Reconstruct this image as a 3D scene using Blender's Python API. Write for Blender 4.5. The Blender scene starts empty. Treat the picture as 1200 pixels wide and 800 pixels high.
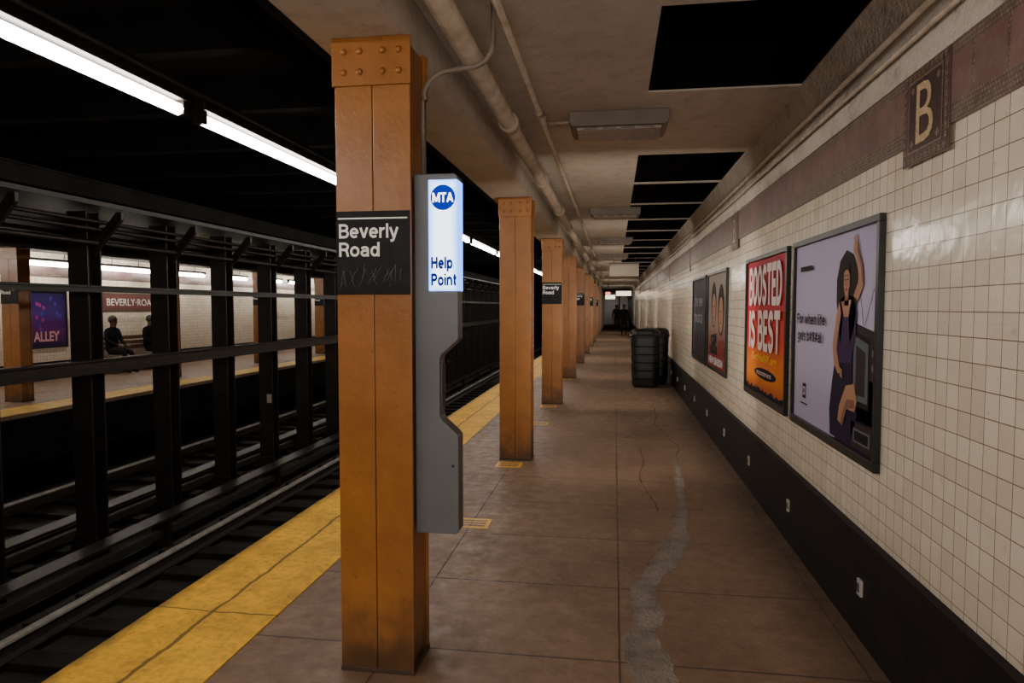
import bpy, bmesh, math, random
from mathutils import Vector, Matrix, Quaternion
random.seed(7)
D = bpy.data
COL = bpy.context.scene.collection
H = 1.6

# ------------------------------------------------------------------ materials
MATS = {}
def new_mat(name):
    m = D.materials.new(name); m.use_nodes = True
    nt = m.node_tree
    b = nt.nodes['Principled BSDF']
    MATS[name] = m
    return m, nt, b
def N(nt, typ, **kw):
    n = nt.nodes.new(typ)
    for k, v in kw.items(): setattr(n, k, v)
    return n
def math_n(nt, op, a, b=None):
    n = N(nt, 'ShaderNodeMath', operation=op)
    for i, v in enumerate((a, b)):
        if v is None: continue
        if isinstance(v, (int, float)): n.inputs[i].default_value = v
        else: nt.links.new(v, n.inputs[i])
    return n.outputs[0]
def mixc(nt, fac, a, b):
    n = N(nt, 'ShaderNodeMix', data_type='RGBA')
    for idx, v in ((0, fac), (6, a), (7, b)):
        if isinstance(v, (int, float)): n.inputs[idx].default_value = v
        elif isinstance(v, tuple): n.inputs[idx].default_value = (*v, 1) if len(v) == 3 else v
        else: nt.links.new(v, n.inputs[idx])
    return n.outputs[2]
def pos(nt):
    g = N(nt, 'ShaderNodeNewGeometry'); return g.outputs['Position']
def noise(nt, vec, scale, detail=5, rough=.6):
    n = N(nt, 'ShaderNodeTexNoise'); n.inputs['Scale'].default_value = scale
    n.inputs['Detail'].default_value = detail; n.inputs['Roughness'].default_value = rough
    nt.links.new(vec, n.inputs['Vector']); return n.outputs[0]
def ramp(nt, fac, lo, hi):
    n = N(nt, 'ShaderNodeMapRange'); n.inputs[1].default_value = lo; n.inputs[2].default_value = hi
    nt.links.new(fac, n.inputs[0]); return n.outputs[0]
def bump(nt, b, h, strength, dist=.01):
    n = N(nt, 'ShaderNodeBump'); n.inputs['Strength'].default_value = strength
    n.inputs['Distance'].default_value = dist
    nt.links.new(h, n.inputs['Height']); nt.links.new(n.outputs[0], b.inputs['Normal'])
def simple(name, c1, c2=None, scale=3, rough=.5, metal=0, bmp=0, bscale=60, emit=None, es=0, spec=.5):
    m, nt, b = new_mat(name)
    b.inputs['Roughness'].default_value = rough; b.inputs['Metallic'].default_value = metal
    b.inputs['Specular IOR Level'].default_value = spec
    p = pos(nt)
    c2 = c2 or tuple(x * .8 for x in c1)
    f = ramp(nt, noise(nt, p, scale, 3), .35, .65)
    nt.links.new(mixc(nt, f, c1, c2), b.inputs['Base Color'])
    if bmp: bump(nt, b, noise(nt, p, bscale, 2), bmp)
    if emit:
        b.inputs['Emission Color'].default_value = (*emit, 1); b.inputs['Emission Strength'].default_value = es
    return m
def orange_material():
    m, nt, b = new_mat('ochre_orange_paint')
    p = pos(nt)
    s = N(nt, 'ShaderNodeSeparateXYZ'); nt.links.new(p, s.inputs[0])
    c = mixc(nt, ramp(nt, noise(nt, p, 4, 5, .7), .35, .65), (.31, .122, .026), (.235, .086, .017))
    c = mixc(nt, math_n(nt, 'MULTIPLY', ramp(nt, noise(nt, p, 30, 4, .7), .62, .68), .55), c, (.10, .04, .015))
    c = mixc(nt, math_n(nt, 'MULTIPLY', ramp(nt, noise(nt, p, 13, 5, .8), .66, .70), .5), c, (.40, .20, .08))
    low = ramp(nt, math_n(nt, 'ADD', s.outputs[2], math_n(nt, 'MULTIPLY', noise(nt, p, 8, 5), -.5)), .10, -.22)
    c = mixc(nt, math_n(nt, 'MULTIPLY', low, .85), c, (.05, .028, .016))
    nt.links.new(c, b.inputs['Base Color']); b.inputs['Roughness'].default_value = .3
    bump(nt, b, noise(nt, p, 26, 3), .18)
    return m
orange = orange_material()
steel_black = simple('black_steel', (.009, .008, .0075), (.018, .013, .011), 4, .42, 0, .3, 30, spec=.3)
steel_void = simple('sooty_black', (.006, .0055, .0055), (.011, .010, .009), 3, .9, spec=.1)
black_gloss = simple('black_enamel', (.008, .008, .009), (.013, .013, .013), 9, .35, spec=.3)
base_black = simple('black_base_paint', (.007, .0065, .0065), (.015, .012, .011), 5, .5, 0, .2, 40, spec=.12)
black_sign = simple('black_sign_enamel', (.007, .007, .008), (.013, .013, .014), 14, .45, spec=.15)
scribble = simple('scribble_grey', (.06, .06, .06), (.10, .10, .10), 14, .5)
white_print = simple('white_print', (.88, .88, .87), (.82, .82, .81), 3, .4)
grey_unit = simple('grey_metal', (.125, .132, .145), (.105, .112, .125), 3, .38, .2, .05, 200)
grey_dark = simple('dark_grey', (.05, .05, .055), (.035, .035, .04), 5, .5)
rail_metal = simple('rail_steel', (.62, .59, .55), (.42, .38, .34), 8, .35, .35)
rust = simple('rusty_iron', (.026, .018, .014), (.014, .011, .009), 8, .7, .2, .3, 60)
tie_mat = simple('tarred_wood', (.026, .020, .016), (.013, .011, .009), 7, .85, 0, .5, 50, spec=.2)
bed_mat = simple('track_bed', (.022, .019, .016), (.011, .009, .008), 6, .9, 0, 1, 40)
pipe_mat = simple('painted_pipe', (.48, .40, .31), (.35, .28, .21), 8, .5, 0, .2, 60)
wood = simple('bench_wood', (.10, .045, .02), (.07, .03, .014), 7, .5)
lamp_body = simple('lamp_housing', (.22, .18, .15), (.17, .14, .115), 5, .5)
lamp_lens = simple('dim_lens', (.42, .38, .34), (.30, .27, .24), 30, .25)
sign_beige = simple('beige_panel', (.60, .53, .43), (.55, .48, .39), 5, .5)
yellow_tape = simple('yellow_sticker', (.80, .42, .02), (.65, .32, .015), 10, .5)
outlet_mat = simple('outlet_plate', (.42, .38, .34), (.32, .29, .26), 20, .45)
gold = simple('gold_tesserae', (.60, .42, .22), (.44, .30, .15), 60, .35, 0, .4, 90)
maroon_sign = simple('maroon_tile', (.20, .07, .055), (.14, .045, .038), 30, .4)
skin_m = simple('skin', (.10, .055, .038), (.08, .045, .03), 9, .6, spec=.2)
cloth_black = simple('black_clothing', (.006, .006, .007), (.010, .010, .011), 9, .9, spec=.1)
cloth_blue = simple('dark_coat', (.008, .008, .009), (.012, .012, .014), 9, .9, spec=.1)
hair_m = simple('dark_hair', (.012, .008, .006), (.02, .013, .01), 20, .6)
patch_mat = simple('grey_patch_cement', (.26, .215, .18), (.13, .10, .082), 5, .85, 0, .8, 50)
grimy = simple('grimy_foot', (.06, .03, .015), (.03, .018, .012), 10, .7)

def tube_mat(name, col, s):
    m, nt, b = new_mat(name)
    b.inputs['Base Color'].default_value = (.8, .8, .8, 1)
    b.inputs['Emission Color'].default_value = (*col, 1); b.inputs['Emission Strength'].default_value = s
    return m
tube_near = tube_mat('glowing_tube', (1, .92, .82), 46)
tube_far = tube_mat('glowing_tube_far', (1, .93, .84), 32)

# floor
def floor_material():
    m, nt, b = new_mat('stained_concrete')
    p = pos(nt)
    n1 = ramp(nt, noise(nt, p, .9, 5, .65), .36, .64)
    n2 = ramp(nt, noise(nt, p, 9, 5, .7), .3, .7)
    c = mixc(nt, n1, (.275, .172, .108), (.165, .096, .058))
    c = mixc(nt, math_n(nt, 'MULTIPLY', n2, .4), c, (.105, .062, .04))
    n3 = ramp(nt, noise(nt, p, 2.6, 5, .75), .57, .68)
    c = mixc(nt, math_n(nt, 'MULTIPLY', n3, .35), c, (.34, .235, .16))
    n6 = ramp(nt, noise(nt, p, 1.7, 6, .8), .61, .70)
    c = mixc(nt, math_n(nt, 'MULTIPLY', n6, .45), c, (.065, .04, .028))
    n4 = ramp(nt, noise(nt, p, 16, 3, .6), .67, .72)
    c = mixc(nt, math_n(nt, 'MULTIPLY', n4, .4), c, (.06, .038, .03))
    s = N(nt, 'ShaderNodeSeparateXYZ'); nt.links.new(p, s.inputs[0])
    wob = math_n(nt, 'MULTIPLY', noise(nt, p, 5, 3), .010)
    def joint(v, off, period, w):
        a = math_n(nt, 'ADD', math_n(nt, 'ADD', v, off), wob)
        pp = math_n(nt, 'PINGPONG', a, period / 2)
        return math_n(nt, 'LESS_THAN', pp, w)
    j = math_n(nt, 'MAXIMUM', joint(s.outputs[1], .23, .82, .006), joint(s.outputs[0], -.04, 1.07, .005))
    c = mixc(nt, math_n(nt, 'MULTIPLY', j, .88), c, (.032, .02, .015))
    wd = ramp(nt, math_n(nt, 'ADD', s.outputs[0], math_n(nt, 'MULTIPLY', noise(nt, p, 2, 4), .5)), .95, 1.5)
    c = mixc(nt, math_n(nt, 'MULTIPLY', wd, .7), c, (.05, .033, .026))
    nt.links.new(c, b.inputs['Base Color'])
    nt.links.new(ramp(nt, n2, -.8, 1.6), b.inputs['Roughness'])
    bump(nt, b, math_n(nt, 'SUBTRACT', n2, j), .22, .01)
    return m
floor_mat = floor_material()

def yellow_material():
    m, nt, b = new_mat('worn_yellow_paint')
    p = pos(nt)
    s = N(nt, 'ShaderNodeSeparateXYZ'); nt.links.new(p, s.inputs[0])
    n1 = ramp(nt, noise(nt, p, 3, 6, .75), .42, .72)
    n2 = ramp(nt, noise(nt, p, 22, 4, .7), .45, .75)
    c = mixc(nt, n1, (.90, .48, .012), (.52, .26, .010))
    c = mixc(nt, math_n(nt, 'MULTIPLY', n2, .6), c, (.26, .14, .02))
    n5 = ramp(nt, noise(nt, p, 5, 6, .8), .58, .68)
    c = mixc(nt, math_n(nt, 'MULTIPLY', n5, .6), c, (.17, .10, .03))
    wob = math_n(nt, 'MULTIPLY', noise(nt, p, 3, 4), .07)
    j = math_n(nt, 'LESS_THAN', math_n(nt, 'ABSOLUTE', math_n(nt, 'ADD', math_n(nt, 'ADD', s.outputs[0], 2.03), wob)), .011)
    j2 = math_n(nt, 'LESS_THAN', math_n(nt, 'PINGPONG', math_n(nt, 'ADD', s.outputs[1], wob), 1.64), .006)
    jj = math_n(nt, 'MAXIMUM', j, j2)
    edge = ramp(nt, math_n(nt, 'ADD', s.outputs[0], math_n(nt, 'MULTIPLY', noise(nt, p, 12), .14)), -2.36, -2.26)
    c = mixc(nt, math_n(nt, 'MULTIPLY', jj, .8), c, (.05, .03, .01))
    c = mixc(nt, edge, (.07, .045, .02), c)
    nt.links.new(c, b.inputs['Base Color']); b.inputs['Roughness'].default_value = .6
    bump(nt, b, n2, .3)
    return m
yellow_mat = yellow_material()

def yz(nt):
    p = pos(nt)
    s = N(nt, 'ShaderNodeSeparateXYZ'); nt.links.new(p, s.inputs[0])
    c = N(nt, 'ShaderNodeCombineXYZ'); nt.links.new(s.outputs[1], c.inputs[0]); nt.links.new(s.outputs[2], c.inputs[1])
    return p, s, c.outputs[0]
def brick(nt, vec, w, h, mortar, c1, c2, cm, offset=0):
    t = N(nt, 'ShaderNodeTexBrick'); t.offset = offset; t.squash = 1
    t.inputs['Scale'].default_value = 1; t.inputs['Brick Width'].default_value = w; t.inputs['Row Height'].default_value = h
    t.inputs['Mortar Size'].default_value = mortar; t.inputs['Mortar Smooth'].default_value = .2
    t.inputs['Color1'].default_value = (*c1, 1); t.inputs['Color2'].default_value = (*c2, 1); t.inputs['Mortar'].default_value = (*cm, 1)
    nt.links.new(vec, t.inputs['Vector']); return t
def tile_material(name='cream_glazed_tile', xface=False):
    m, nt, b = new_mat(name)
    p, s, v = yz(nt)
    if xface:
        c = N(nt, 'ShaderNodeCombineXYZ'); nt.links.new(s.outputs[0], c.inputs[0]); nt.links.new(s.outputs[2], c.inputs[1]); v = c.outputs[0]
    t = brick(nt, v, .088, .088, .0019, (.85, .77, .63), (.74, .65, .52), (.19, .13, .09))
    st = ramp(nt, noise(nt, p, 2.2, 6, .75), .47, .78)
    c = mixc(nt, math_n(nt, 'MULTIPLY', st, .4), t.outputs[0], (.50, .37, .25))
    st2 = ramp(nt, noise(nt, p, 14, 4, .7), .62, .72)
    c = mixc(nt, math_n(nt, 'MULTIPLY', st2, .3), c, (.34, .23, .15))
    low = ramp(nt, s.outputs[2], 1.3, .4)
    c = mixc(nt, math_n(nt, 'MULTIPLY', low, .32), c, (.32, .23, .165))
    nt.links.new(c, b.inputs['Base Color'])
    b.inputs['Roughness'].default_value = .17
    bump(nt, b, math_n(nt, 'SUBTRACT', math_n(nt, 'MULTIPLY', noise(nt, p, 9, 2), .8), math_n(nt, 'MULTIPLY', t.outputs['Fac'], .5)), .32, .012)
    return m
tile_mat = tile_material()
tile_mat_x = tile_material('cream_glazed_tile_end', True)

def band_material():
    m, nt, b = new_mat('maroon_band_tile')
    p, s, v = yz(nt)
    mos = brick(nt, v, .017, .017, .003, (.30, .215, .165), (.13, .09, .072), (.07, .05, .04), .5)
    t2 = brick(nt, v, .215, 4.0, .010, (.22, .115, .105), (.15, .082, .08), (.08, .055, .045))
    inside = math_n(nt, 'LESS_THAN', math_n(nt, 'ABSOLUTE', math_n(nt, 'SUBTRACT', s.outputs[2], 2.425)), .085)
    f = math_n(nt, 'MULTIPLY', inside, math_n(nt, 'SUBTRACT', 1.0, t2.outputs['Fac']))
    c = mixc(nt, f, mos.outputs[0], t2.outputs[0])
    c = mixc(nt, math_n(nt, 'MULTIPLY', ramp(nt, noise(nt, p, 9, 5, .8), .45, .7), .45), c, (.34, .255, .215))
    nt.links.new(c, b.inputs['Base Color']); b.inputs['Roughness'].default_value = .3
    bump(nt, b, math_n(nt, 'MULTIPLY', mos.outputs['Fac'], math_n(nt, 'SUBTRACT', 1.0, f)), .4, -.004)
    return m
band_mat = band_material()
def mosaic_material(name, ca, cb, cm, size=.014):
    m, nt, b = new_mat(name)
    p, s, v = yz(nt)
    t = brick(nt, v, size, size, .0022, ca, cb, cm, 0)
    c = mixc(nt, ramp(nt, noise(nt, p, 60, 2), .4, .6), t.outputs[0], cb)
    nt.links.new(c, b.inputs['Base Color']); b.inputs['Roughness'].default_value = .3
    return m
tab_dark = mosaic_material('dark_tesserae', (.10, .045, .04), (.05, .024, .022), (.03, .02, .018))
tab_mid = mosaic_material('brown_tesserae', (.27, .19, .14), (.09, .05, .045), (.06, .04, .03))
tab_lt = mosaic_material('light_tesserae', (.36, .27, .19), (.20, .13, .10), (.07, .05, .04))

def plaster_material(name, c1, c2, c3, bs):
    m, nt, b = new_mat(name)
    p = pos(nt)
    n1 = ramp(nt, noise(nt, p, 1.3, 5, .65), .35, .68)
    n2 = ramp(nt, noise(nt, p, 8, 5, .7), .5, .72)
    c = mixc(nt, n1, c1, c2); c = mixc(nt, math_n(nt, 'MULTIPLY', n2, .6), c, c3)
    nt.links.new(c, b.inputs['Base Color']); b.inputs['Roughness'].default_value = .75
    bump(nt, b, noise(nt, p, 35, 4), bs, .02)
    return m
plaster = plaster_material('old_ceiling_paint', (.55, .49, .415), (.44, .385, .32), (.29, .245, .20), .2)
rough_plaster = plaster_material('rough_plaster', (.58, .53, .46), (.40, .35, .29), (.15, .125, .10), .9)

def gradient_print(name, stops, z0, z1):
    m, nt, b = new_mat(name)
    s = N(nt, 'ShaderNodeSeparateXYZ'); nt.links.new(pos(nt), s.inputs[0])
    r = N(nt, 'ShaderNodeValToRGB')
    el = r.color_ramp.elements
    el[0].position = stops[0][0]; el[0].color = (*stops[0][1], 1)
    el[1].position = stops[-1][0]; el[1].color = (*stops[-1][1], 1)
    for q, c in stops[1:-1]:
        e = el.new(q); e.color = (*c, 1)
    nt.links.new(ramp(nt, s.outputs[2], z0, z1), r.inputs[0])
    nt.links.new(r.outputs[0], b.inputs['Base Color']); b.inputs['Roughness'].default_value = .55
    b.inputs['Specular IOR Level'].default_value = .15
    return m
def flat(name, c, rough=.6):
    m, nt, b = new_mat(name); b.inputs['Base Color'].default_value = (*c, 1); b.inputs['Roughness'].default_value = rough
    b.inputs['Specular IOR Level'].default_value = .1
    return m

# ------------------------------------------------------------------ mesh builder
class MB:
    def __init__(s): s.bm = bmesh.new()
    def _add(s, verts, faces, mi=0):
        vs = [s.bm.verts.new(v) for v in verts]
        out = []
        for f in faces:
            try:
                fc = s.bm.faces.new([vs[i] for i in f]); fc.material_index = mi; out.append(fc)
            except ValueError: pass
        return vs, out
    def box(s, x0, x1, y0, y1, z0, z1, mi=0, bev=0):
        v = [(x, y, z) for z in (z0, z1) for y in (y0, y1) for x in (x0, x1)]
        vs, fs = s._add(v, [(0, 2, 3, 1), (4, 5, 7, 6), (0, 1, 5, 4), (2, 6, 7, 3), (0, 4, 6, 2), (1, 3, 7, 5)], mi)
        if bev:
            es = list({e for f in fs for e in f.edges})
            r = bmesh.ops.bevel(s.bm, geom=es, offset=bev, segments=2, affect='EDGES', profile=.5)
            for f in r['faces']: f.material_index = mi
        return s
    def prism(s, pts, axis, a0, a1, mi=0, bev=0):
        def P(p, a):
            return {'x': (a, p[0], p[1]), 'y': (p[0], a, p[1]), 'z': (p[0], p[1], a)}[axis]
        n = len(pts)
        v = [P(p, a0) for p in pts] + [P(p, a1) for p in pts]
        f = [tuple(range(n))[::-1], tuple(range(n, 2 * n))] + [(i, (i + 1) % n, n + (i + 1) % n, n + i) for i in range(n)]
        vs, fs = s._add(v, f, mi)
        bmesh.ops.recalc_face_normals(s.bm, faces=fs)
        if bev:
            es = list({e for f in fs for e in f.edges})
            r = bmesh.ops.bevel(s.bm, geom=es, offset=bev, segments=2, affect='EDGES', profile=.5)
            for f in r['faces']: f.material_index = mi
        return s
    def rings(s, levels, n=6, mi=0):
        R = []
        for z, hx, hy, c in levels:
            ring = []
            for q, (sx, sy) in enumerate(((1, 1), (-1, 1), (-1, -1), (1, -1))):
                for k in range(n):
                    a = math.pi / 2 * (q + k / (n - 1))
                    ring.append(s.bm.verts.new((sx * (hx - c) + c * math.cos(a), sy * (hy - c) + c * math.sin(a), z)))
            R.append(ring)
        m = len(R[0])
        for i in range(len(R) - 1):
            for k in range(m):
                f = s.bm.faces.new([R[i][k], R[i][(k + 1) % m], R[i + 1][(k + 1) % m], R[i + 1][k]]); f.material_index = mi
        s.bm.faces.new(R[0][::-1]); s.bm.faces.new(R[-1])
        return s
    def tube(s, pts, r, seg=12, mi=0, radii=None):
        pts = [Vector(p) for p in pts]; rings = []
        n = len(pts)
        prev = None
        for i, p in enumerate(pts):
            t = (pts[min(i + 1, n - 1)] - pts[max(i - 1, 0)])
            if t.length < 1e-6: t = prev
            prev = t
            q = t.to_track_quat('Z', 'Y')
            rr = radii[i] if radii else r
            rings.append([s.bm.verts.new(p + q @ Vector((math.cos(a) * rr, math.sin(a) * rr, 0))) for a in [2 * math.pi * k / seg for k in range(seg)]])
        for i in range(n - 1):
            for k in range(seg):
                f = s.bm.faces.new([rings[i][k], rings[i][(k + 1) % seg], rings[i + 1][(k + 1) % seg], rings[i + 1][k]])
                f.material_index = mi; f.smooth = True
        f = s.bm.faces.new(rings[0][::-1]); f.material_index = mi
        f = s.bm.faces.new(rings[-1]); f.material_index = mi
        return s
    def sphere(s, c, r, mi=0, sc=(1, 1, 1)):
        m = Matrix.Translation(c) @ Matrix.Diagonal((r * sc[0], r * sc[1], r * sc[2], 1))
        res = bmesh.ops.create_uvsphere(s.bm, u_segments=12, v_segments=8, radius=1, matrix=m)
        for v in res['verts']:
            for f in v.link_faces: f.material_index = mi; f.smooth = True
        return s
    def poly(s, pts, mi=0):
        vs, fs = s._add(pts, [tuple(range(len(pts)))], mi); return s
    def obj(s, name, mats, parent=None, loc=(0, 0, 0), **props):
        me = D.meshes.new(name); s.bm.to_mesh(me); s.bm.free()
        return mkobj(name, me, mats, parent, loc, **props)
def mkobj(name, me, mats, parent=None, loc=(0, 0, 0), **props):
    o = D.objects.new(name, me); COL.objects.link(o)
    if not isinstance(mats, (list, tuple)): mats = [mats]
    for m in mats: me.materials.append(m)
    o.parent = parent; o.location = loc
    for k, v in props.items(): o[k] = v
    return o
def empty(name, loc, label, category, group=None):
    o = D.objects.new(name, None); COL.objects.link(o); o.location = loc
    o.empty_display_size = .1
    o['label'] = label; o['category'] = category
    if group: o['group'] = group
    return o
def dup(root, loc, **props):
    n = root.copy(); COL.objects.link(n); n.location = loc
    for k, v in props.items(): n[k] = v
    def rec(src, dst):
        for c in src.children:
            k = c.copy(); COL.objects.link(k); k.parent = dst; rec(c, k)
    rec(root, n)
    return n
def structure(name, mb, mats, **p):
    return mb.obj(name, mats, None, (0, 0, 0), kind='structure', **p)

def text_mesh(body, w, h, bold=.0, space=1.0):
    cu = D.curves.new('t', 'FONT'); cu.body = body; cu.size = 1; cu.offset = bold; cu.align_x = 'LEFT'
    cu.resolution_u = 3; cu.space_character = space
    o = D.objects.new('t', cu); COL.objects.link(o)
    dg = bpy.context.evaluated_depsgraph_get(); dg.update()
    me = D.meshes.new_from_object(o.evaluated_get(dg))
    D.objects.remove(o); D.curves.remove(cu)
    xs = [v.co.x for v in me.vertices]; ys = [v.co.y for v in me.vertices]
    x0, x1, y0, y1 = min(xs), max(xs), min(ys), max(ys)
    sx = w / (x1 - x0); sy = h / (y1 - y0) if h else sx
    out = []
    for v in me.vertices:
        s_, t_ = (v.co.x - x0) * sx, (v.co.y - y0) * sy
        out.append((s_, t_))
    return me, out
def add_text(mb, body, s0, t0, w, h, mp, mi=0, bold=.0, space=1.0):
    me, st = text_mesh(body, w, h, bold, space)
    vs = [mb.bm.verts.new(mp(s0 + a, t0 + b)) for a, b in st]
    for p in me.polygons:
        try:
            f = mb.bm.faces.new([vs[i] for i in p.vertices]); f.material_index = mi
        except ValueError: pass
    D.meshes.remove(me)
# --- grotesque stroke alphabet (bold sans lettering)
def AR(cx, cy, rx, ry, a0, a1, n=14):
    return [(cx + rx * math.cos(math.radians(a0 + (a1 - a0) * k / n)), cy + ry * math.sin(math.radians(a0 + (a1 - a0) * k / n))) for k in range(n + 1)]
GL = {
 'B': (.52, [[(.06, 0), (.06, .72)], [(.06, .66), (.28, .66)] + AR(.28, .52, .16, .14, 90, -90) + [(.06, .38)], [(.06, .38), (.30, .38)] + AR(.30, .22, .17, .16, 90, -90) + [(.06, .06)]]),
 'R': (.52, [[(.06, 0), (.06, .72)], [(.06, .66), (.29, .66)] + AR(.29, .51, .17, .15, 90, -90) + [(.06, .36)], [(.28, .36), (.40, .28), (.44, .14), (.47, 0)]]),
 'P': (.50, [[(.06, 0), (.06, .72)], [(.06, .66), (.28, .66)] + AR(.28, .50, .17, .16, 90, -90) + [(.06, .34)]]),
 'H': (.56, [[(.06, 0), (.06, .72)], [(.50, 0), (.50, .72)], [(.06, .37), (.50, .37)]]),
 'M': (.68, [[(.06, 0), (.06, .72)], [(.62, 0), (.62, .72)], [(.07, .70), (.34, .06)], [(.34, .06), (.61, .70)]]),
 'T': (.54, [[(0, .66), (.54, .66)], [(.27, .66), (.27, 0)]]),
 'A': (.60, [[(.05, 0), (.30, .70)], [(.30, .70), (.55, 0)], [(.13, .22), (.47, .22)]]),
 'O': (.58, [AR(.29, .36, .23, .30, 0, 360, 28)]),
 'S': (.50, [AR(.25, .52, .18, .14, 20, 270) + AR(.25, .21, .19, .15, 90, -160)]),
 'E': (.46, [[(.06, 0), (.06, .72)], [(.06, .66), (.45, .66)], [(.06, .37), (.41, .37)], [(.06, .06), (.46, .06)]]),
 'D': (.54, [[(.06, 0), (.06, .72)], [(.06, .66), (.24, .66)] + AR(.24, .36, .24, .30, 90, -90) + [(.06, .06)]]),
 'I': (.12, [[(.06, 0), (.06, .72)]]),
 'F': (.44, [[(.06, 0), (.06, .72)], [(.06, .66), (.44, .66)], [(.06, .36), (.38, .36)]]),
 'e': (.48, [[(.06, .27), (.42, .27)] + AR(.24, .265, .18, .205, 0, 318)]),
 'v': (.44, [[(.04, .53), (.22, .02)], [(.22, .02), (.40, .53)]]),
 'w': (.66, [[(.04, .53), (.18, .02)], [(.18, .02), (.33, .50)], [(.33, .50), (.48, .02)], [(.48, .02), (.62, .53)]]),
 'r': (.30, [[(.06, 0), (.06, .53)], AR(.26, .27, .20, .20, 180, 80)]),
 'l': (.12, [[(.06, 0), (.06, .72)]]),
 'i': (.12, [[(.06, 0), (.06, .53)], [(.06, .61), (.06, .72)]]),
 'y': (.46, [[(.04, .53), (.23, .02)], [(.42, .53), (.22, -.06), (.17, -.14), (.05, -.15)]]),
 'o': (.50, [AR(.25, .265, .19, .205, 0, 360, 24)]),
 'a': (.46, [AR(.22, .36, .16, .11, 165, 0) + [(.38, .34), (.38, 0)], [(.38, .31), (.22, .30)] + AR(.20, .18, .14, .12, 90, 270) + [(.24, .06), (.38, .13)]]),
 'd': (.48, [AR(.23, .265, .17, .205, 0, 360, 24), [(.42, 0), (.42, .72)]]),
 'b': (.48, [AR(.25, .265, .17, .205, 0, 360, 24), [(.06, 0), (.06, .72)]]),
 'p': (.48, [AR(.25, .265, .17, .205, 0, 360, 24), [(.06, -.19), (.06, .53)]]),
 'n': (.47, [[(.06, 0), (.06, .53)], AR(.235, .29, .175, .18, 180, 0) + [(.41, 0)]]),
 'h': (.47, [[(.06, 0), (.06, .72)], AR(.235, .29, .175, .18, 180, 0) + [(.41, 0)]]),
 'u': (.47, [[(.41, 0), (.41, .53)], [(.06, .53)] + AR(.235, .24, .175, .18, 180, 360)]),
 't': (.30, [[(.13, .69), (.13, .16)] + AR(.23, .16, .10, .10, 180, 280, 6), [(0, .47), (.29, .47)]]),
 'f': (.30, [[(.13, 0), (.13, .55)] + AR(.24, .55, .11, .11, 180, 90, 6), [(0, .47), (.28, .47)]]),
 's': (.42, [AR(.21, .375, .14, .10, 20, 270) + AR(.21, .165, .15, .11, 90, -160)]),
 'g': (.48, [AR(.23, .265, .17, .205, 0, 360, 24), [(.42, .53), (.42, -.02)] + AR(.24, -.03, .18, .12, 0, -150, 8)]),
 '#': (.52, [[(.14, .04), (.20, .66)], [(.32, .04), (.38, .66)], [(.02, .24), (.46, .24)], [(.06, .46), (.50, .46)]]),
 '%': (.54, [AR(.14, .50, .09, .12, 0, 360, 14), AR(.40, .18, .09, .12, 0, 360, 14), [(.12, .02), (.42, .66)]]),
 '.': (.14, [[(.07, 0), (.07, .12)]]),
 ' ': (.22, []),
}
def bold_text(mb, body, s0, t0, w, cap, mp, mi=0, th=.12, gap=.08):
    quads = []; x = 0
    for ch in body:
        adv, strokes = GL[ch]
        for st in strokes:
            for i in range(len(st) - 1):
                a = Vector(st[i]); b = Vector(st[i + 1]); d = b - a
                if d.length < 1e-6: continue
                d.normalize(); nrm = Vector((-d.y, d.x)) * th / 2
                ea = a - d * (th * .16 if i > 0 else 0); eb = b + d * (th * .16 if i < len(st) - 2 else 0)
                quads.append([(p.x + x, p.y) for p in (ea - nrm, eb - nrm, eb + nrm, ea + nrm)])
        x += adv + gap
    tot = x - gap
    sx = w / tot; sy = cap / .72
    o = Vector(mp(0, 0)); e1 = Vector(mp(1, 0)) - o; e2 = Vector(mp(0, 1)) - o; nz = e1.cross(e2).normalized()
    # overlapping strokes are laid one over the other like layers of paint
    for i, q in enumerate(quads):
        off = nz * (1.5e-5 * i)
        f = mb.bm.faces.new([mb.bm.verts.new(Vector(mp(s0 + px * sx, t0 + py * sy)) + off) for px, py in q]); f.material_index = mi

def map_face(face, d=0, ox=0, oz=0):
    if face == '-Y': return lambda s, t: (ox + s, -d, oz + t)
    if face == '-X': return lambda s, t: (-d, ox - s, oz + t)
    if face == '+X': return lambda s, t: (d, ox + s, oz + t)

Y0, Y1 = -7.0, 64.0
XW = 1.22      # tiled wall face
# ------------------------------------------------------------------ setting
structure('floor', MB().box(-2.4, 1.5, Y0, Y1, -1.2, 0), floor_mat)
structure('floor', MB().box(-12.7, -8.8, Y0, Y1, -1.2, 0), floor_mat)
structure('floor', MB().box(-8.8, -2.4, Y0, Y1, -1.5, -1.2), bed_mat)
structure('trim_1', MB().box(-2.4, -1.72, Y0, Y1, .0, .006), yellow_mat)
ymf = simple('worn_yellow_far', (.75, .45, .03), (.5, .28, .02), 4, .6)
structure('trim_2', MB().box(-9.45, -8.8, Y0, Y1, .0, .006), ymf)
structure('trim_10', MB().box(-8.8, -8.78, Y0, Y1, -1.2, -.06), steel_void)
structure('trim_11', MB().box(-2.4, -2.38, Y0, Y1, -1.2, -.06), steel_void)
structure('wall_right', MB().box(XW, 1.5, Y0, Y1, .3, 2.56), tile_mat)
structure('baseboard_right', MB().box(1.18, 1.5, Y0, Y1, 0, .5), base_black)
structure('trim_3', MB().box(1.205, XW, Y0, Y1, 2.27, 2.55), band_mat)
structure('wall_left', MB().box(-12.7, -12.4, Y0, Y1, 0, 2.8), tile_mat)
structure('baseboard_left', MB().box(-12.4, -12.37, Y0, Y1, 0, .4), base_black)
structure('wall_back', MB().box(-12.7, 1.5, Y0 - .3, Y0, -1.5, 4.2), plaster)
structure('wall_end', MB().box(-12.7, -8.8, Y1, Y1 + .3, -1.5, 4.2), tile_mat_x)
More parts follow.
